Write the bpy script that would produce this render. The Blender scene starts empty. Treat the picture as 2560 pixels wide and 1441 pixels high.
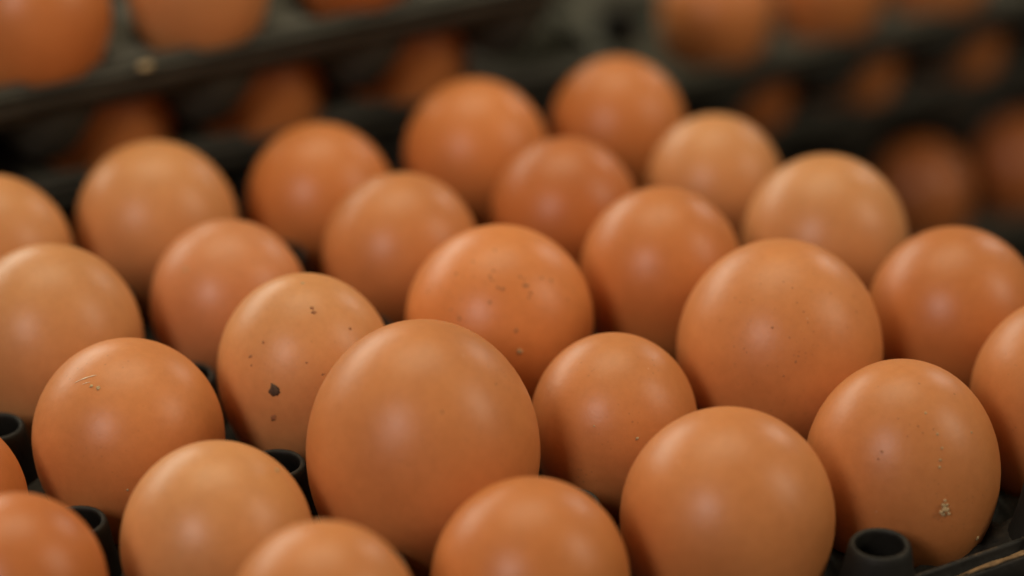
import bpy, bmesh, math, random
from mathutils import Vector, Matrix, Euler, noise

scene = bpy.context.scene
COL = scene.collection
random.seed(11)

# ---------------------------------------------------------------- camera
YAW, ELEV, ROLL = 0.5295663, 0.47087551, -0.00275237
CAM_AT = Vector((-0.30305138, -0.499455, 0.3184206))
FWD = Vector((math.cos(ELEV) * math.sin(YAW), math.cos(ELEV) * math.cos(YAW), -math.sin(ELEV)))
RGT0 = Vector((math.cos(YAW), -math.sin(YAW), 0.0))
UP0 = RGT0.cross(FWD)
RGT = RGT0 * math.cos(ROLL) + UP0 * math.sin(ROLL)
UPV = UP0 * math.cos(ROLL) - RGT0 * math.sin(ROLL)
cam_data = bpy.data.cameras.new("camera")
cam_data.sensor_width = 36.0
cam_data.lens = 7000.0 / 2560.0 * 36.0
cam_data.clip_start = 0.01
cam_data.clip_end = 50.0
cam_data.dof.use_dof = True
cam_data.dof.focus_distance = 0.628
cam_data.dof.aperture_fstop = 4.2
cam = bpy.data.objects.new("camera", cam_data)
COL.objects.link(cam)
m = Matrix((RGT, UPV, -FWD)).transposed().to_4x4()
m.translation = CAM_AT
cam.matrix_world = m
scene.camera = cam

# ---------------------------------------------------------------- world: dim even room light
world = bpy.data.worlds.new("World")
scene.world = world
world.use_nodes = True
bg = world.node_tree.nodes["Background"]
bg.inputs["Color"].default_value = (1.0, 0.78, 0.62, 1)
bg.inputs["Strength"].default_value = 0.15

# ---------------------------------------------------------------- lamps: openings and lamps of the packing shed
def area_lamp(name, az, elev, dist, sx, sy, watts, color):
    """az in degrees from the view direction, positive to the right; the lamp looks at the tray."""
    a, e = math.radians(az), math.radians(elev)
    hf = Vector((math.sin(YAW), math.cos(YAW), 0))
    d = (hf * math.cos(a) + RGT0 * math.sin(a)) * math.cos(e) + Vector((0, 0, math.sin(e)))
    ld = bpy.data.lights.new(name, 'AREA')
    ld.shape = 'RECTANGLE'
    ld.size, ld.size_y = sx, sy
    ld.energy = watts
    ld.color = color
    o = bpy.data.objects.new(name, ld)
    COL.objects.link(o)
    o.location = Vector((0, 0.03, 0)) + d * dist
    o.rotation_euler = d.to_track_quat('Z', 'Y').to_euler()
    return o

area_lamp("window_light_back_left", -42, 22, 2.2, 1.8, 0.60, 20.0, (1.0, 0.98, 0.80))
area_lamp("window_light_back_right", 37, 24, 2.2, 0.35, 0.40, 4.4, (1.0, 0.90, 0.78))
area_lamp("window_light_right", 100, 34, 2.0, 0.40, 0.80, 9.0, (1.0, 0.90, 0.70))
area_lamp("door_light_front_left", -150, 34, 2.0, 0.44, 0.48, 12.0, (1.0, 0.88, 0.84))
area_lamp("roof_light", -15, 76, 1.9, 1.4, 1.1, 16.5, (1.0, 0.93, 0.66))

scene.view_settings.view_transform = 'Standard'
scene.view_settings.look = 'None'
scene.view_settings.exposure = 0.0
scene.view_settings.gamma = 1.0
scene.view_settings.use_curve_mapping = False
scene.cycles.use_denoising = True
scene.cycles.max_bounces = 10
scene.cycles.diffuse_bounces = 6

# ---------------------------------------------------------------- materials
def new_mat(name):
    mt = bpy.data.materials.new(name)
    mt.use_nodes = True
    nt = mt.node_tree
    return mt, nt, nt.nodes["Principled BSDF"]

def N(nt, kind, **kw):
    n = nt.nodes.new(kind)
    for k, v in kw.items():
        setattr(n, k, v)
    return n

def noise_node(nt, vec, scale, detail=3.0, rough=0.55):
    n = N(nt, "ShaderNodeTexNoise")
    n.inputs["Scale"].default_value = scale
    n.inputs["Detail"].default_value = detail
    n.inputs["Roughness"].default_value = rough
    nt.links.new(vec, n.inputs["Vector"])
    return n

def ramp(nt, fac, stops):
    n = N(nt, "ShaderNodeValToRGB")
    el = n.color_ramp.elements
    while len(el) < len(stops):
        el.new(0.5)
    for e, (p, c) in zip(el, stops):
        e.position = p
        e.color = c if len(c) == 4 else (*c, 1)
    nt.links.new(fac, n.inputs["Fac"])
    return n

def mix_color(nt, fac, a, b, blend='MIX'):
    n = N(nt, "ShaderNodeMix", data_type='RGBA', blend_type=blend)
    for sock, v in ((n.inputs[0], fac), (n.inputs[6], a), (n.inputs[7], b)):
        if hasattr(v, "is_linked"):
            nt.links.new(v, sock)
        elif isinstance(v, (int, float)):
            sock.default_value = v
        else:
            sock.default_value = (*v, 1) if len(v) == 3 else v
    return n.outputs[2]

def shell_material():
    mt, nt, b = new_mat("brown_eggshell")
    info = N(nt, "ShaderNodeObjectInfo")
    tc = N(nt, "ShaderNodeTexCoord")
    off = N(nt, "ShaderNodeVectorMath", operation='SCALE')
    comb = N(nt, "ShaderNodeCombineXYZ")
    for s in ("X", "Y", "Z"):
        nt.links.new(info.outputs["Random"], comb.inputs[s])
    nt.links.new(comb.outputs[0], off.inputs[0])
    off.inputs["Scale"].default_value = 7.0
    add = N(nt, "ShaderNodeVectorMath", operation='ADD')
    nt.links.new(tc.outputs["Object"], add.inputs[0])
    nt.links.new(off.outputs[0], add.inputs[1])
    vec = add.outputs[0]
    base = info.outputs["Color"]
    # broad clouding of the pigment
    n1 = noise_node(nt, vec, 55, 3)
    r1 = ramp(nt, n1.outputs["Fac"], [(0.30, (0.94, 0.91, 0.88)), (0.70, (1.06, 1.06, 1.06))])
    c = mix_color(nt, 1.0, base, r1.outputs["Color"], 'MULTIPLY')
    # fine mottling
    n2 = noise_node(nt, vec, 420, 4, 0.65)
    r2 = ramp(nt, n2.outputs["Fac"], [(0.36, (0.955, 0.94, 0.92)), (0.62, (1.03, 1.03, 1.03))])
    c = mix_color(nt, 0.8, c, r2.outputs["Color"], 'MULTIPLY')
    # pores: tiny darker pin pricks, gathered in patches
    v1 = N(nt, "ShaderNodeTexVoronoi")
    v1.inputs["Scale"].default_value = 640
    nt.links.new(vec, v1.inputs["Vector"])
    rp = ramp(nt, v1.outputs["Distance"], [(0.10, (1, 1, 1)), (0.22, (0, 0, 0))])
    n3 = noise_node(nt, vec, 70, 2)
    rm = ramp(nt, n3.outputs["Fac"], [(0.50, (0, 0, 0)), (0.68, (1, 1, 1))])
    pm = N(nt, "ShaderNodeMath", operation='MULTIPLY')
    nt.links.new(rp.outputs["Color"], pm.inputs[0])
    nt.links.new(rm.outputs["Color"], pm.inputs[1])
    pm2 = N(nt, "ShaderNodeMath", operation='MULTIPLY')
    nt.links.new(pm.outputs[0], pm2.inputs[0])
    pm2.inputs[1].default_value = 0.34
    c = mix_color(nt, pm2.outputs[0], c, (0.16, 0.065, 0.03))
    # a few pale chalky pin points
    v2 = N(nt, "ShaderNodeTexVoronoi")
    v2.inputs["Scale"].default_value = 210
    nt.links.new(vec, v2.inputs["Vector"])
    rq = ramp(nt, v2.outputs["Distance"], [(0.035, (1, 1, 1)), (0.075, (0, 0, 0))])
    sel = N(nt, "ShaderNodeSeparateColor")
    nt.links.new(v2.outputs["Color"], sel.inputs[0])
    gt = N(nt, "ShaderNodeMath", operation='GREATER_THAN')
    nt.links.new(sel.outputs[0], gt.inputs[0])
    gt.inputs[1].default_value = 0.86
    pq = N(nt, "ShaderNodeMath", operation='MULTIPLY')
    nt.links.new(rq.outputs["Color"], pq.inputs[0])
    nt.links.new(gt.outputs[0], pq.inputs[1])
    pq2 = N(nt, "ShaderNodeMath", operation='MULTIPLY')
    nt.links.new(pq.outputs[0], pq2.inputs[0])
    pq2.inputs[1].default_value = 0.35
    c = mix_color(nt, pq2.outputs[0], c, (0.74, 0.52, 0.34))
    nt.links.new(c, b.inputs["Base Color"])
    n4 = noise_node(nt, vec, 120, 3)
    rr = N(nt, "ShaderNodeMapRange")
    nt.links.new(n4.outputs["Fac"], rr.inputs["Value"])
    rr.inputs["To Min"].default_value = 0.36
    rr.inputs["To Max"].default_value = 0.45
    nt.links.new(rr.outputs[0], b.inputs["Roughness"])
    b.inputs["Specular IOR Level"].default_value = 0.42
    b.inputs["Subsurface Weight"].default_value = 0.12
    b.inputs["Subsurface Radius"].default_value = (1.0, 0.38, 0.16)
    b.inputs["Subsurface Scale"].default_value = 0.0022
    n5 = noise_node(nt, vec, 1500, 2)
    bp = N(nt, "ShaderNodeBump")
    bp.inputs["Strength"].default_value = 0.10
    bp.inputs["Distance"].default_value = 0.0003
    nt.links.new(n5.outputs["Fac"], bp.inputs["Height"])
    bp2 = N(nt, "ShaderNodeBump")
    bp2.inputs["Strength"].default_value = 0.12
    bp2.inputs["Distance"].default_value = 0.0012
    nt.links.new(n4.outputs["Fac"], bp2.inputs["Height"])
    nt.links.new(bp.outputs[0], bp2.inputs["Normal"])
    nt.links.new(bp2.outputs[0], b.inputs["Normal"])
    return mt

def plastic_material(name, lo, hi, dust, dusty, r0, r1_):
    mt, nt, b = new_mat(name)
    tc = N(nt, "ShaderNodeTexCoord")
    vec = tc.outputs["Object"]
    n1 = noise_node(nt, vec, 60, 5, 0.7)
    r1 = ramp(nt, n1.outputs["Fac"], [(0.35, lo), (0.7, hi)])
    # dust lying on the faces that look up
    geo = N(nt, "ShaderNodeNewGeometry")
    sp = N(nt, "ShaderNodeSeparateXYZ")
    nt.links.new(geo.outputs["Normal"], sp.inputs[0])
    up = ramp(nt, sp.outputs["Z"], [(0.55, (0, 0, 0)), (0.95, (1, 1, 1))])
    n2 = noise_node(nt, vec, 150, 6, 0.75)
    r2 = ramp(nt, n2.outputs["Fac"], [(0.42, (0, 0, 0)), (0.68, (1, 1, 1))])
    mu = N(nt, "ShaderNodeMath", operation='MULTIPLY')
    nt.links.new(up.outputs["Color"], mu.inputs[0])
    nt.links.new(r2.outputs["Color"], mu.inputs[1])
    mu2 = N(nt, "ShaderNodeMath", operation='MULTIPLY')
    nt.links.new(mu.outputs[0], mu2.inputs[0])
    mu2.inputs[1].default_value = dusty
    c = mix_color(nt, mu2.outputs[0], r1.outputs["Color"], dust)
    nt.links.new(c, b.inputs["Base Color"])
    rr = N(nt, "ShaderNodeMapRange")
    nt.links.new(n1.outputs["Fac"], rr.inputs["Value"])
    rr.inputs["To Min"].default_value = r0
    rr.inputs["To Max"].default_value = r1_
    nt.links.new(rr.outputs[0], b.inputs["Roughness"])
    b.inputs["Specular IOR Level"].default_value = 0.28
    bp = N(nt, "ShaderNodeBump")
    bp.inputs["Strength"].default_value = 0.35
    bp.inputs["Distance"].default_value = 0.0006
    n3 = noise_node(nt, vec, 500, 4)
    nt.links.new(n3.outputs["Fac"], bp.inputs["Height"])
    nt.links.new(bp.outputs[0], b.inputs["Normal"])
    return mt

def plain_material(name, col, rough, var=0.3, scale=900):
    mt, nt, b = new_mat(name)
    tc = N(nt, "ShaderNodeTexCoord")
    n1 = noise_node(nt, tc.outputs["Object"], scale, 4)
    lo = tuple(v * (1 - var) for v in col)
    hi = tuple(min(1, v * (1 + var)) for v in col)
    r1 = ramp(nt, n1.outputs["Fac"], [(0.3, lo), (0.7, hi)])
    nt.links.new(r1.outputs["Color"], b.inputs["Base Color"])
    b.inputs["Roughness"].default_value = rough
    return mt

M_SHELL = shell_material()
M_TRAY = plastic_material("black_tray_plastic", (0.009, 0.0085, 0.0068), (0.019, 0.0175, 0.013), (0.09, 0.065, 0.04), 0.35, 0.50, 0.70)
M_RIM = plastic_material("dusty_black_rim_plastic", (0.010, 0.009, 0.007), (0.024, 0.021, 0.016), (0.16, 0.10, 0.05), 0.75, 0.50, 0.70)
M_TRAY_OLD_LIFTED = plastic_material("worn_grey_plastic_lightened", (0.055, 0.052, 0.038), (0.080, 0.075, 0.055), (0.12, 0.11, 0.08), 0.6, 0.70, 0.85)  # greyer rear trays; colour also lightened to imitate haze over dark gaps
M_DIRT = plain_material("dried_dirt", (0.085, 0.05, 0.028), 0.9)
M_SMUDGE = plain_material("thin_brown_smudge", (0.36, 0.15, 0.06), 0.9)
M_PALE = plain_material("pale_chaff", (0.50, 0.36, 0.18), 0.85)
M_TABLE = plain_material("dark_table_top", (0.022, 0.019, 0.016), 0.75, 0.35, 40)
M_SCRATCH = plain_material("bare_pale_shell", (0.80, 0.62, 0.42), 0.7, 0.1)
M_STRAW = plain_material("dry_straw", (0.22, 0.125, 0.05), 0.8, 0.5, 400)
M_STICKER = plain_material("green_print", (0.03, 0.09, 0.05), 0.6)

# ---------------------------------------------------------------- helpers
def link(name, me, parent=None, loc=(0, 0, 0), rot=(0, 0, 0)):
    o = bpy.data.objects.new(name, me)
    COL.objects.link(o)
    o.location = loc
    o.rotation_euler = rot
    o.parent = parent
    return o

def mesh(name, verts, faces, mat, smooth=True):
    me = bpy.data.meshes.new(name)
    me.from_pydata(verts, [], faces)
    me.materials.append(mat)
    if smooth:
        me.polygons.foreach_set("use_smooth", [True] * len(me.polygons))
    me.update()
    return me

def lathe(name, prof, seg, mat):
    """prof: list of (r, z) from outside bottom to inside; r = 0 closes with one vertex."""
    vs, fs, rings = [], [], []
    for r, z in prof:
        if r == 0:
            rings.append([len(vs)] * seg)
            vs.append((0, 0, z))
        else:
            rings.append(list(range(len(vs), len(vs) + seg)))
            vs += [(r * math.cos(2 * math.pi * k / seg), r * math.sin(2 * math.pi * k / seg), z) for k in range(seg)]
    for a, b in zip(rings, rings[1:]):
        for k in range(seg):
            q = [a[k], a[(k + 1) % seg], b[(k + 1) % seg], b[k]]
            q = list(dict.fromkeys(q))
            if len(q) > 2:
                fs.append(q)
    return mesh(name, vs, fs, mat)

# ---------------------------------------------------------------- the surface everything stands on
S = 0.037                                   # how far one tray stands above the next
PITCH = 0.0485
TABLE_Z = -0.127 - 0.0413
tb = bmesh.new()
bmesh.ops.create_grid(tb, x_segments=12, y_segments=12, size=3.0)
tme = bpy.data.meshes.new("table_top")
tb.to_mesh(tme)
tb.free()
tme.materials.append(M_TABLE)
tbl = link("table_top", tme, None, (0.5, 1.0, TABLE_Z))
tbl["kind"] = "structure"

# ---------------------------------------------------------------- egg tray: one moulded body, a grooved rim, hollow posts
NX, NY = 6, 5
CUP = [(0.0, -0.0400), (0.0060, -0.0400), (0.0090, -0.0372), (0.0140, -0.0292), (0.0180, -0.0212),
       (0.0205, -0.0182), (0.0225, -0.0170), (0.05, -0.0165)]

def cup_z(r, shelf=None):
    if shelf is not None and r > 0.0160:
        return min(shelf, -0.0252 + (r - 0.0160) * 5.0)
    for (r0, z0), (r1, z1) in zip(CUP, CUP[1:]):
        if r <= r1:
            t = (r - r0) / (r1 - r0)
            return z0 + (z1 - z0) * t
    return CUP[-1][1]

def body_mesh(shelf=None, ex=0.0012, mat=M_TRAY):
    q = 18
    w, h = NX * q, NY * q
    vs, fs = [], []
    for j in range(h + 1):
        for i in range(w + 1):
            x = (i / q - 0.5) * PITCH
            y = (j / q - 0.5) * PITCH
            ci = min(max(round(x / PITCH), 0), NX - 1)
            cj = min(max(round(y / PITCH), 0), NY - 1)
            r = math.hypot(x - ci * PITCH, y - cj * PITCH)
            z = cup_z(r, shelf)
            if shelf is None and r > 0.0205:      # the sheet dips between the posts
                pd = math.hypot(x - (round(x / PITCH - 0.5) + 0.5) * PITCH, y - (round(y / PITCH - 0.5) + 0.5) * PITCH)
                t = min(max((pd - 0.008) / 0.012, 0), 1)
                z -= 0.0095 * t * t * (3 - 2 * t) * min((r - 0.0205) / 0.003, 1)
            if i == 0: x -= ex
            if i == w: x += ex
            if j == 0: y -= ex
            if j == h: y += ex
            vs.append((x, y, z))
    for j in range(h):
        for i in range(w):
            a = j * (w + 1) + i
            fs.append((a, a + 1, a + w + 2, a + w + 1))
    # underside 1.2 mm below, joined along the edge
    n = len(vs)
    vs += [(x, y, z - 0.0012) for x, y, z in vs]
    fs += [tuple(n + k for k in reversed(f)) for f in fs]
    edge = [i for i in range(w + 1)] + [(j + 1) * (w + 1) - 1 for j in range(1, h + 1)] \
        + [h * (w + 1) + i for i in range(w - 1, -1, -1)] + [j * (w + 1) for j in range(h - 1, 0, -1)]
    for a, b in zip(edge, edge[1:] + edge[:1]):
        fs.append((b, a, a + n, b + n))
    return mesh("tray_body", vs, fs, mat)

def rim_mesh(dz=0.0, inset=0.0, mat=M_RIM):
    prof = [(0.0004, -0.0275), (0.0006, -0.0158), (0.0009, -0.0151), (0.0013, -0.0151), (0.0017, -0.0160), (0.0021, -0.0205), (0.0042, -0.0208),
            (0.0047, -0.0168), (0.0051, -0.0161), (0.0060, -0.0160), (0.0065, -0.0168), (0.0070, -0.0218), (0.0060, -0.0222), (0.0058, -0.0195)]
    x0, x1 = -0.5 * PITCH + inset, (NX - 0.5) * PITCH - inset
    y0, y1 = -0.5 * PITCH + inset, (NY - 0.5) * PITCH - inset
    path = []
    c = 0.0075                                   # corner rounding
    for cx, cy, a0 in ((x1 - c, y0 + c, -90), (x1 - c, y1 - c, 0), (x0 + c, y1 - c, 90), (x0 + c, y0 + c, 180)):
        for k in range(7):
            a = math.radians(a0 + 15 * k)
            path.append((cx, cy, math.cos(a), math.sin(a)))
    # straight runs get in-between stations, slightly wavy as worn plastic is
    full = []
    for k, p in enumerate(path):
        full.append(p)
        if k % 7 == 6:
            nx = path[(k + 1) % len(path)]
            pa = (p[0] + c * p[2], p[1] + c * p[3])
            pb = (nx[0] + c * nx[2], nx[1] + c * nx[3])
            for t in range(1, 24):
                f = t / 24
                full.append((pa[0] + (pb[0] - pa[0]) * f - c * p[2], pa[1] + (pb[1] - pa[1]) * f - c * p[3], p[2], p[3]))
    vs, fs = [], []
    for k, (cx, cy, dx, dy) in enumerate(full):
        wob = 0.0005 * noise.noise(Vector((cx * 60, cy * 60, 3.1)))
        for o, z in prof:
            z += dz
            vs.append((cx + dx * (c + o + wob), cy + dy * (c + o + wob), z + wob))
    m_, n_ = len(full), len(prof)
    for k in range(m_):
        for i in range(n_ - 1):
            a, b = k * n_ + i, ((k + 1) % m_) * n_ + i
            fs.append((a, b, b + 1, a + 1))
    return mesh("tray_rim", vs, fs, mat)

POST_PROF = [(0.0098, -0.0186), (0.0088, -0.0158), (0.0077, -0.0110), (0.0070, -0.0062), (0.0067, -0.0050), (0.0063, -0.0045),
             (0.0057, -0.0045), (0.0054, -0.0049), (0.0054, -0.0056), (0.0064, -0.0100), (0.0077, -0.0165), (0.0086, -0.0340), (0.0, -0.0340)]
ME_BODY, ME_RIM = body_mesh(), rim_mesh()
ME_BODY_FLAT, ME_RIM_FLAT = body_mesh(-0.0142, -0.0095, M_TRAY_OLD_LIFTED), rim_mesh(0.0026, 0.0105, M_TRAY_OLD_LIFTED)
ME_POST = lathe("tray_post", POST_PROF, 24, M_TRAY)

def tray(x0, y0, z, label, group, flat=True):
    """x0, y0: the middle of the first cup; z: height of the eggs' widest level."""
    t = link("egg_tray", None, None, (x0, y0, z))
    t.empty_display_size = 0.02
    t["label"], t["category"], t["group"] = label, "egg tray", group
    link("body", ME_BODY_FLAT if flat else ME_BODY, t)
    link("rim", ME_RIM_FLAT if flat else ME_RIM, t)
    for j in range(NY + 1):
        for i in range(NX + 1):
            if flat and (i in (0, NX) or j in (0, NY)):
                continue                          # these trays have a flat edge without posts
            link("post", ME_POST, t, ((i - 0.5) * PITCH, (j - 0.5) * PITCH, 0), (0, 0, (i * 7 + j * 3) * 0.4))
    return t

FX, FY = -3 * PITCH, -1.5 * PITCH
tray(FX, FY, 0.0, "black plastic tray in front holding the sharp brown eggs", "egg trays", False)
LX, LY, LZ = -0.1525, 0.180, 0.0034
tray(LX, LY, S + LZ, "black tray at top left, uppermost of its stack", "egg trays")
tray(LX + PITCH / 2, LY + 0.017, LZ, "black tray right under the top left tray", "egg trays")
tray(LX, LY, LZ - S, "lowest tray of the left stack behind the front tray", "egg trays")
R1, R2, R3 = (0.2180, 0.250, -S), (0.2423, 0.2680, -2 * S), (0.3120, 0.246, -0.127)     # first visible egg of each layer
top_right = tray(R1[0] - PITCH, R1[1], R1[2], "blurred tray at top right, uppermost of its stack", "egg trays")
tray(R2[0] - PITCH, R2[1], R2[2], "blurred tray second from top in the right stack", "egg trays")
tray(R3[0] - 2 * PITCH, R3[1], R3[2], "blurred lowest tray of the right stack", "egg trays")

# ---------------------------------------------------------------- eggs
def egg_mesh(r, top, low, seed, seg=56, rings=40):
    """r: widest radius, top / low: height above and depth below the widest level as multiples of r."""
    vs, fs = [(0, 0, -low * r)], []
    rnd = random.Random(seed)
    ox = rnd.uniform(0, 50)
    for k in range(1, rings):
        a = -math.pi / 2 + math.pi * k / rings
        s, c = math.sin(a), math.cos(a)
        z = s * r * (top if s > 0 else low)
        rad = c * r
        if s < 0:
            rad *= 1 - 0.10 * (s * s) * (1 - s * s) * 2      # the lower end is the pointed one
        for j in range(seg):
            b = 2 * math.pi * j / seg
            x, y = rad * math.cos(b), rad * math.sin(b)
            d = 1 + 0.006 * noise.noise(Vector((x * 45 + ox, y * 45, z * 45)))
            vs.append((x * d, y * d, z * d))
    vs.append((0, 0, top * r))
    last = len(vs) - 1
    for j in range(seg):
        fs.append((0, 1 + (j + 1) % seg, 1 + j))
        fs.append((last, last - seg + j, last - seg + (j + 1) % seg))
    for k in range(rings - 2):
        for j in range(seg):
            a = 1 + k * seg + j
            b = 1 + k * seg + (j + 1) % seg
            fs.append((a, b, b + seg, a + seg))
    return mesh("egg_shell", vs, fs, M_SHELL)

def egg(loc, r, top, color, label, group, seed, low=1.42, tilt=(0, 0)):
    o = link("egg", egg_mesh(r, top, low, seed), None, loc, (tilt[0], tilt[1], 0))
    o.color = (*color, 1)
    o["label"], o["category"], o["group"] = label, "egg", group
    return o

def blob_mesh(name, rad, flat, seed, mat, stretch=1.0):
    """an irregular flattened crumb lying in the local xy plane"""
    bm = bmesh.new()
    bmesh.ops.create_icosphere(bm, subdivisions=2, radius=1.0)
    for v in bm.verts:
        d = 1 + 0.9 * noise.noise(v.co * 1.7 + Vector((seed * 3.7, 0, 0)))
        v.co = Vector((v.co.x * rad * d * stretch, v.co.y * rad * d / stretch, v.co.z * rad * flat * d))
    me = bpy.data.meshes.new(name)
    bm.to_mesh(me)
    bm.free()
    me.materials.append(mat)
    me.polygons.foreach_set("use_smooth", [True] * len(me.polygons))
    return me

def on_shell(o, r, top, s, low=1.42):
    """point and outward normal in the egg's own frame for the world direction s on its unit sphere"""
    s = Vector(s).normalized()
    h = top if s.z > 0 else low
    rad = 1.0 if s.z > 0 else 1 - 0.10 * s.z * s.z * (1 - s.z * s.z) * 2
    p = Vector((s.x * r * rad, s.y * r * rad, s.z * r * h))
    n = Vector((s.x / r, s.y / r, s.z / (r * h))).normalized()
    return p, n

def speck(o, r, top, s, size, name, mat, seed, flat=0.18, stretch=1.0, spin=0.0, proud=0.0):
    p, n = on_shell(o, r, top, s)
    me = blob_mesh(name, size, flat, seed, mat, stretch)
    c = link(name, me, o, p + n * (size * flat * 0.2 + proud))
    q = n.to_track_quat('Z', 'Y')
    c.rotation_euler = (q.to_matrix() @ Matrix.Rotation(spin, 3, 'Z')).to_euler()
    return c

TAN = (0.62, 0.272, 0.098)
MID = (0.59, 0.222, 0.069)
DEEP = (0.550, 0.190, 0.052)
RUST = (0.525, 0.165, 0.042)
PINK = (0.61, 0.236, 0.088)
def shade(c, k, g=1.0):
    return (c[0] * k, c[1] * k * g, c[2] * k * g)

# (row, column): x, y, z of the widest level in mm, radius in mm, height of the upper end, colour, label
FRONT = {
    (0, 1): (-97.2, -72.6, 2.5, 19.4, 1.08, shade(MID, 1.0), "brown egg cut by the bottom edge, showing only its top, left of bottom centre"),
    (0, 2): (-48.9, -72.5, -3.9, 21.0, 1.08, shade(DEEP, 1.08), "orange brown egg cut by the bottom edge just below the biggest egg"),
    (0, 3): (0.7, -73.2, -3.1, 23.4, 1.04, shade(MID, 1.02), "big round brown egg left of the hollow post in the front row"),
    (0, 4): (48.7, -72.9, -6.1, 22.1, 1.19, shade(MID, 0.98), "brown egg with a pale crumb stuck on it, right behind the hollow post"),
    (0, 5): (96.5, -72.4, -0.8, 22.2, 1.08, shade(MID, 0.97), "brown egg half cut off by the right edge, lower of two there"),
    (1, 0): (-144.6, -24.8, -0.5, 18.9, 1.08, shade(RUST, 1.05), "deep rust brown egg in the bottom left corner"),
    (1, 1): (-98.3, -23.5, -5.1, 21.0, 1.08, shade(TAN, 1.02), "light tan egg left below the biggest egg"),
    (1, 2): (-48.1, -24.5, 3.2, 26.1, 1.17, shade(MID, 1.0), "biggest brown egg, standing tall in the centre front"),
    (1, 3): (1.7, -25.3, -3.0, 19.4, 1.08, shade(MID, 1.0), "small brown egg right of the biggest egg"),
    (1, 4): (48.8, -24.4, 2.0, 24.6, 1.11, shade(MID, 1.04), "large freckled brown egg standing high right of centre"),
    (1, 5): (100.2, -26.1, -2.0, 21.5, 1.08, shade(DEEP, 0.98), "deep orange brown egg at the right edge, upper of two there"),
    (2, 0): (-144.8, 23.8, -6.6, 20.3, 1.08, shade(RUST, 1.05), "rust brown egg of which only a sliver shows at the left edge"),
    (2, 1): (-98.0, 24.8, -2.5, 21.9, 1.04, shade(MID, 1.05), "brown egg with a pale scratch on its top, at left"),
    (2, 2): (-51.8, 26.2, 0.9, 21.0, 1.15, shade(TAN, 1.05), "light tan egg with a dark dirt spot and small specks"),
    (2, 3): (-0.1, 24.3, 1.4, 23.0, 1.03, shade(DEEP, 1.22), "orange brown egg with fine dark dots behind the biggest egg"),
    (2, 4): (47.3, 24.9, 2.0, 20.5, 1.08, shade(DEEP, 1.05), "deep orange egg right of the egg with fine dark dots"),
    (2, 5): (97.6, 23.9, -1.7, 21.6, 1.08, shade(TAN, 0.98), "tan egg at the right end of the third row, against the dark gap"),
    (3, 1): (-97.1, 72.8, 0.1, 22.1, 1.08, shade(TAN, 0.98), "wide tan egg at the left edge above the scratched egg"),
    (3, 2): (-49.6, 73.4, -2.6, 19.8, 1.08, shade(PINK, 1.0), "pinkish brown egg behind the egg with the dirt spot"),
    (3, 3): (-0.9, 73.3, -1.7, 20.4, 1.08, shade(MID, 1.0), "brown egg behind the egg with fine dark dots, to its left"),
    (3, 4): (48.3, 72.9, -2.3, 19.8, 1.08, shade(RUST, 1.0), "reddest egg of the tray, soft, in the middle of the fourth row"),
    (3, 5): (96.5, 73.1, -4.9, 18.6, 1.08, shade(TAN, 1.03), "pale tan blurred egg at the right end of the fourth row"),
    (4, 1): (-93.9, 119.5, 1.2, 20.4, 1.08, shade(TAN, 1.0), "tan egg cut by the left edge in the back row"),
    (4, 2): (-48.1, 121.0, -1.4, 21.4, 1.08, shade(TAN, 1.05), "large pale tan egg at the left of the back row, below the top left tray"),
    (4, 3): (0.1, 121.2, -5.8, 20.1, 1.08, shade(DEEP, 1.12), "orange brown egg in the middle of the back row, third from left"),
    (4, 4): (48.7, 121.1, -3.3, 20.2, 1.08, shade(DEEP, 1.2), "blurred orange brown egg in the back row, second from its right end"),
    (4, 5): (96.0, 121.9, -6.0, 19.5, 1.08, shade(DEEP, 1.12), "farthest egg of the front tray, at the right end of the back row"),
}
front_eggs = {}
for k, (x, y, z, r, top, colr, lab) in FRONT.items():
    rnd = random.Random(k[0] * 10 + k[1])
    tl = (rnd.uniform(-0.06, 0.06), rnd.uniform(-0.06, 0.06))
    o = egg((x / 1000, y / 1000, z / 1000), r / 1000, top, colr, lab, "brown eggs in the front tray", k[0] * 10 + k[1], tilt=tl)
    front_eggs[k] = (o, r / 1000, top)

# a dark green patch on the tray at top right, and crumbs lying on trays
gp = mesh("green_patch", [(0.0075 * math.cos(a) * (1 + 0.2 * math.sin(3 * a)), 0.006 * math.sin(a), h) for h in (0.0, 0.0006) for a in [2 * math.pi * k / 16 for k in range(16)]],
          [tuple(range(16, 32)), tuple(range(15, -1, -1))] + [(k, (k + 1) % 16, 16 + (k + 1) % 16, 16 + k) for k in range(16)], M_STICKER, False)
link("green_patch", gp, top_right, (0.2133 - R1[0] + PITCH + 0.004, 0.0243, -0.0112))["label"] = "dark green patch on the tray surface"

def crumb(loc, size, stretch, spin, label, seed, mat, flat=0.5):
    o = link("chaff_bit", blob_mesh("chaff_bit", size, flat, seed, mat, stretch), None, loc, (0, 0, spin))
    o["label"], o["category"], o["group"] = label, "chaff", "bits of chaff on the trays"
crumb((-0.0325, 0.1592, 0.0404 - 0.0130), 0.0017, 1.3, 0.5, "small pale bit of chaff on the rim of the top left tray", 31, M_PALE)
crumb((-0.0685, 0.0235, -0.0041), 0.0004, 1.2, 0.5, "tiny pale grain on the post lip left of the biggest egg", 32, M_PALE)

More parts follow.
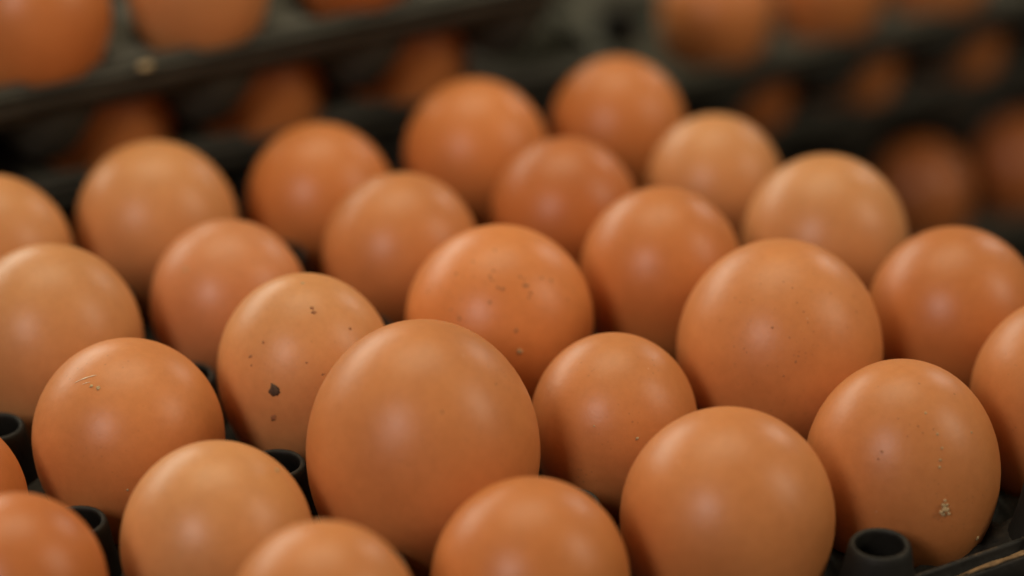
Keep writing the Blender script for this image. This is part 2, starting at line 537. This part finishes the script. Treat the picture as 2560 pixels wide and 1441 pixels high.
def straw(a, b, w, label, seed):
    """a flattened dry stalk lying from a to b"""
    a, b = Vector(a), Vector(b)
    d = (b - a).normalized()
    sd_ = d.cross(Vector((0, 0, 1))).normalized()
    vs, fs = [], []
    K, G = 14, 6
    for k in range(K + 1):
        f = k / K
        c = a.lerp(b, f) + sd_ * 0.0007 * noise.noise(Vector((f * 3, seed, 0))) + Vector((0, 0, 0.0005 * noise.noise(Vector((f * 4, seed, 7)))))
        ww = w * (0.75 + 0.35 * noise.noise(Vector((f * 6, seed, 2)))) * (0.35 if k in (0, K) else 1)
        for g in range(G):
            t = 2 * math.pi * g / G
            vs.append(tuple(c + sd_ * ww * math.cos(t) + Vector((0, 0, ww * 0.6 * math.sin(t)))))
    for k in range(K):
        for g in range(G):
            i, j = k * G + g, k * G + (g + 1) % G
            fs.append((i, j, j + G, i + G))
    fs += [tuple(range(G - 1, -1, -1)), tuple(range(K * G, K * G + G))]
    o = link("straw", mesh("straw", vs, fs, M_STRAW), None)
    o["label"], o["category"], o["group"] = label, "straw", "dry straws on the front rim"
straw((0.0385, -0.1005, -0.0178), (0.0640, -0.1003, -0.0172), 0.0008, "brown dry straw lying in the rim groove, bottom right corner", 3)
straw((0.0440, -0.1035, -0.0152), (0.0690, -0.1030, -0.0152), 0.0006, "thin pale straw along the outer edge of the rim, bottom right corner", 8)

# eggs of the stacks behind: x, y, z (m), radius, colour, label
BACK = [
    (LX + 2 * PITCH, LY, S + LZ, 0.0208, shade(DEEP, 1.08), "blurred orange egg at the top left corner of the picture"),
    (LX + 3 * PITCH, LY, S + LZ - 0.001, 0.0200, shade(TAN, 0.92), "blurred tan egg in the top left tray, right of the corner egg"),
    (LX + 4 * PITCH, LY, S + LZ - 0.002, 0.0178, shade(RUST, 0.8), "small red blurred egg at the top, right end of the top left tray"),
    (LX + 2.5 * PITCH, LY + 0.017, 0.0, 0.0205, shade(DEEP, 1.1), "dim egg in the gap below the top left corner egg"),
    (LX + 3.5 * PITCH, LY + 0.017, -0.001, 0.0205, shade(DEEP, 1.1), "dim egg in the gap below the top left tray, above third back egg"),
    (LX + 4.5 * PITCH, LY + 0.017, 0.0, 0.0205, shade(DEEP, 1.1), "dim egg in the gap left of the tallest back row eggs"),
    (R1[0], R1[1], R1[2], 0.0195, shade(DEEP, 1.15), "blurred orange egg at the left of the top right tray"),
    (R1[0] + PITCH, R1[1], R1[2], 0.0195, shade(DEEP, 1.0), "blurred orange egg at the top edge, second in the top right tray"),
    (R1[0] + 2 * PITCH, R1[1], R1[2], 0.0205, shade(MID, 1.0), "blurred egg at the top edge near the top right corner"),
    (R2[0], R2[1], R2[2], 0.0205, shade(RUST, 1.05), "dim dark red egg under the left end of the top right tray"),
    (R2[0] + PITCH, R2[1], R2[2], 0.0205, shade(DEEP, 1.1), "dim orange egg under the top right tray, the brighter one"),
    (R2[0] + 2 * PITCH, R2[1], R2[2], 0.0205, shade(DEEP, 1.0), "dim orange egg under the top right tray, nearer the right edge"),
    (R3[0], R3[1], R3[2], 0.0190, shade(RUST, 0.8), "dim red brown egg low in the right stack, behind the third row's end"),  # shell colour darkened to stand for the shade low in the stack
    (R3[0] + PITCH, R3[1], R3[2], 0.0190, shade(RUST, 0.8), "dim red brown egg low in the right stack at the right edge"),  # same shade put into the shell colour
]
for n_, (x, y, z, r, colr, lab) in enumerate(BACK):
    rnd = random.Random(500 + n_)
    egg((x, y, z), r, 1.08, colr, lab, "eggs in the stacked trays behind", 500 + n_, tilt=(rnd.uniform(-0.08, 0.08), rnd.uniform(-0.08, 0.08)))

# ---------------------------------------------------------------- dirt, chaff and marks on single eggs: direction on the shell, radius in mm, d dark / p pale
MARKS = {
    (2, 2): [(-0.711, -0.664, 0.232, 1.23, 'd'), (-0.740, -0.670, -0.058, 0.76, 's'), (-0.103, -0.437, 0.894, 0.47, 's'), (-0.105, -0.487, 0.867, 0.57, 's'), (0.228, -0.686, 0.691, 0.38, 's'), (-0.680, -0.375, 0.630, 0.33, 's'), (-0.814, -0.316, 0.487, 0.47, 's'), (-0.833, -0.367, 0.413, 0.28, 's'), (-0.365, -0.785, 0.500, 0.28, 's'), (-0.221, -0.896, 0.385, 0.47, 's'), (-0.018, -0.053, 0.998, 0.38, 'p')],
    (2, 3): [(-0.121, -0.398, 0.909, 0.45, 's'), (0.059, -0.441, 0.896, 0.45, 's'), (-0.755, -0.488, 0.438, 0.45, 's'), (-0.312, -0.881, 0.355, 0.45, 's'), (-0.430, -0.214, 0.877, 0.36, 's'), (-0.301, -0.943, 0.144, 0.55, 'p')],
    (2, 1): [(-0.473, -0.281, 0.835, 0.37, 'p'), (-0.425, -0.354, 0.833, 0.46, 'p'), (-0.410, -0.912, -0.024, 0.27, 'p')],
    (1, 1): [(0.587, -0.259, 0.767, 0.52, 'p'), (-0.324, 0.556, 0.765, 0.26, 'p')],
    (1, 3): [(-0.267, -0.921, 0.284, 0.37, 'p'), (-0.670, -0.620, 0.409, 0.19, 'p')],
    (0, 4): [(-0.665, -0.491, 0.563, 0.36, 's'), (-0.709, -0.492, 0.505, 0.27, 's'), (-0.048, -0.249, 0.967, 0.27, 's'), (0.269, -0.423, 0.865, 0.27, 's'), (0.301, -0.909, -0.287, 0.55, 'p'), (-0.201, -0.834, 0.514, 0.27, 'p'), (-0.225, -0.858, 0.461, 0.27, 'p'), (-0.152, -0.787, 0.598, 0.24, 'p'), (-0.173, -0.530, 0.830, 0.24, 'p'), (-0.150, -0.702, 0.696, 0.27, 'p'), (0.258, -0.734, 0.628, 0.24, 'p')],
    (1, 4): [(-0.529, -0.591, 0.609, 0.33, 's'), (-0.422, -0.833, 0.358, 0.29, 's'), (-0.424, -0.725, 0.543, 0.24, 's'), (-0.535, -0.809, 0.242, 0.24, 's'), (-0.228, -0.660, 0.716, 0.24, 's')],
    (3, 2): [(-0.668, -0.251, 0.701, 0.40, 'p')],
    (1, 2): [(-0.196, -0.707, 0.680, 0.31, 's'), (0.384, -0.585, 0.714, 0.27, 's')],
}
rnd = random.Random(5)
for key_, n_, lo, hi in (((2, 3), 24, 0.28, 0.46), ((1, 4), 26, 0.14, 0.22), ((0, 4), 8, 0.12, 0.20)):
    for _ in range(n_):                     # fine freckles over the upper front of the shell
        v = Vector((rnd.gauss(-0.30, 0.32), rnd.gauss(-0.55, 0.30), rnd.gauss(0.68, 0.28))).normalized()
        MARKS[key_].append((v.x, v.y, v.z, rnd.uniform(lo, hi), 's'))
KIND = {'d': ("dirt_spot", M_DIRT, 0.16), 's': ("brown_speck", M_SMUDGE, 0.10), 'p': ("pale_fleck", M_PALE, 0.3)}
sd = 0
for k, lst in MARKS.items():
    o, r, top = front_eggs[k]
    inv = o.rotation_euler.to_matrix().inverted()
    for sx, sy, sz, size, t in lst:
        sd += 1
        nm, mt, fl = KIND[t]
        s = inv @ Vector((sx, sy, sz))
        speck(o, r, top, s, size / 1000 * (0.85 if t == 's' else 1.05), nm, mt, sd, fl, random.uniform(0.85, 1.15), random.uniform(0, 3))

# the crumb of chaff on the egg behind the post: one clump of several grains
o, r, top = front_eggs[(0, 4)]
inv = o.rotation_euler.to_matrix().inverted()
bm = bmesh.new()
rnd = random.Random(77)
grains = [(-0.234, -0.962, 0.143, 0.62), (-0.200, -0.975, 0.101, 0.60), (-0.259, -0.962, 0.087, 0.55), (-0.177, -0.983, 0.059, 0.42),
          (-0.217, -0.963, 0.182, 0.38), (-0.228, -0.969, 0.105, 0.60), (-0.196, -0.970, 0.140, 0.45), (-0.235, -0.968, 0.06, 0.50)]
for g, (sx, sy, sz, size) in enumerate(grains):
    p, n = on_shell(o, r, top, inv @ Vector((sx, sy, sz)))
    ret = bmesh.ops.create_icosphere(bm, subdivisions=1, radius=size / 1000)
    for v in ret["verts"]:
        v.co *= 1 + 0.6 * noise.noise(v.co * 1500 + Vector((g * 5, 0, 0)))
        v.co += p + n * size / 1000 * 0.3
cm = bpy.data.meshes.new("chaff_crumb")
bm.to_mesh(cm)
bm.free()
cm.materials.append(M_PALE)
cr = link("chaff_crumb", cm, o)
cr["label"] = "pale crumb of dry chaff stuck to the shell"

# the pale scratch on the left egg: a thin curved fibre
o, r, top = front_eggs[(2, 1)]
inv = o.rotation_euler.to_matrix().inverted()
def fibre(name, o, r, top, a, b, width, mat, lift=0.0):
    inv = o.rotation_euler.to_matrix().inverted()
    a, b = inv @ Vector(a), inv @ Vector(b)
    vs, fs = [], []
    K = 10
    for k in range(K + 1):
        f = k / K
        s = a.lerp(b, f)
        s.z += 0.012 * math.sin(f * math.pi)
        p, n = on_shell(o, r, top, s)
        d = (b - a).normalized()
        sd_ = n.cross(d).normalized()
        w = width * math.sin(math.pi * (0.06 + 0.88 * f)) * (0.7 + 0.3 * math.sin(f * 17))
        c = p + n * (0.00002 + lift)
        vs += [tuple(c + sd_ * w), tuple(c + n * w * 0.3), tuple(c - sd_ * w), tuple(c - n * w * 0.5)]
    for k in range(K):
        for q in range(4):
            i, j = k * 4 + q, k * 4 + (q + 1) % 4
            fs.append((i, j, j + 4, i + 4))
    return link(name, mesh(name, vs, fs, mat), o)
fibre("scratch", o, r, top, (-0.579, -0.089, 0.811), (-0.377, -0.211, 0.902), 0.00024, M_SCRATCH)["label"] = "thin pale scratch"
fibre("scratch", o, r, top, (-0.534, -0.185, 0.825), (-0.461, -0.236, 0.855), 0.00015, M_SCRATCH)
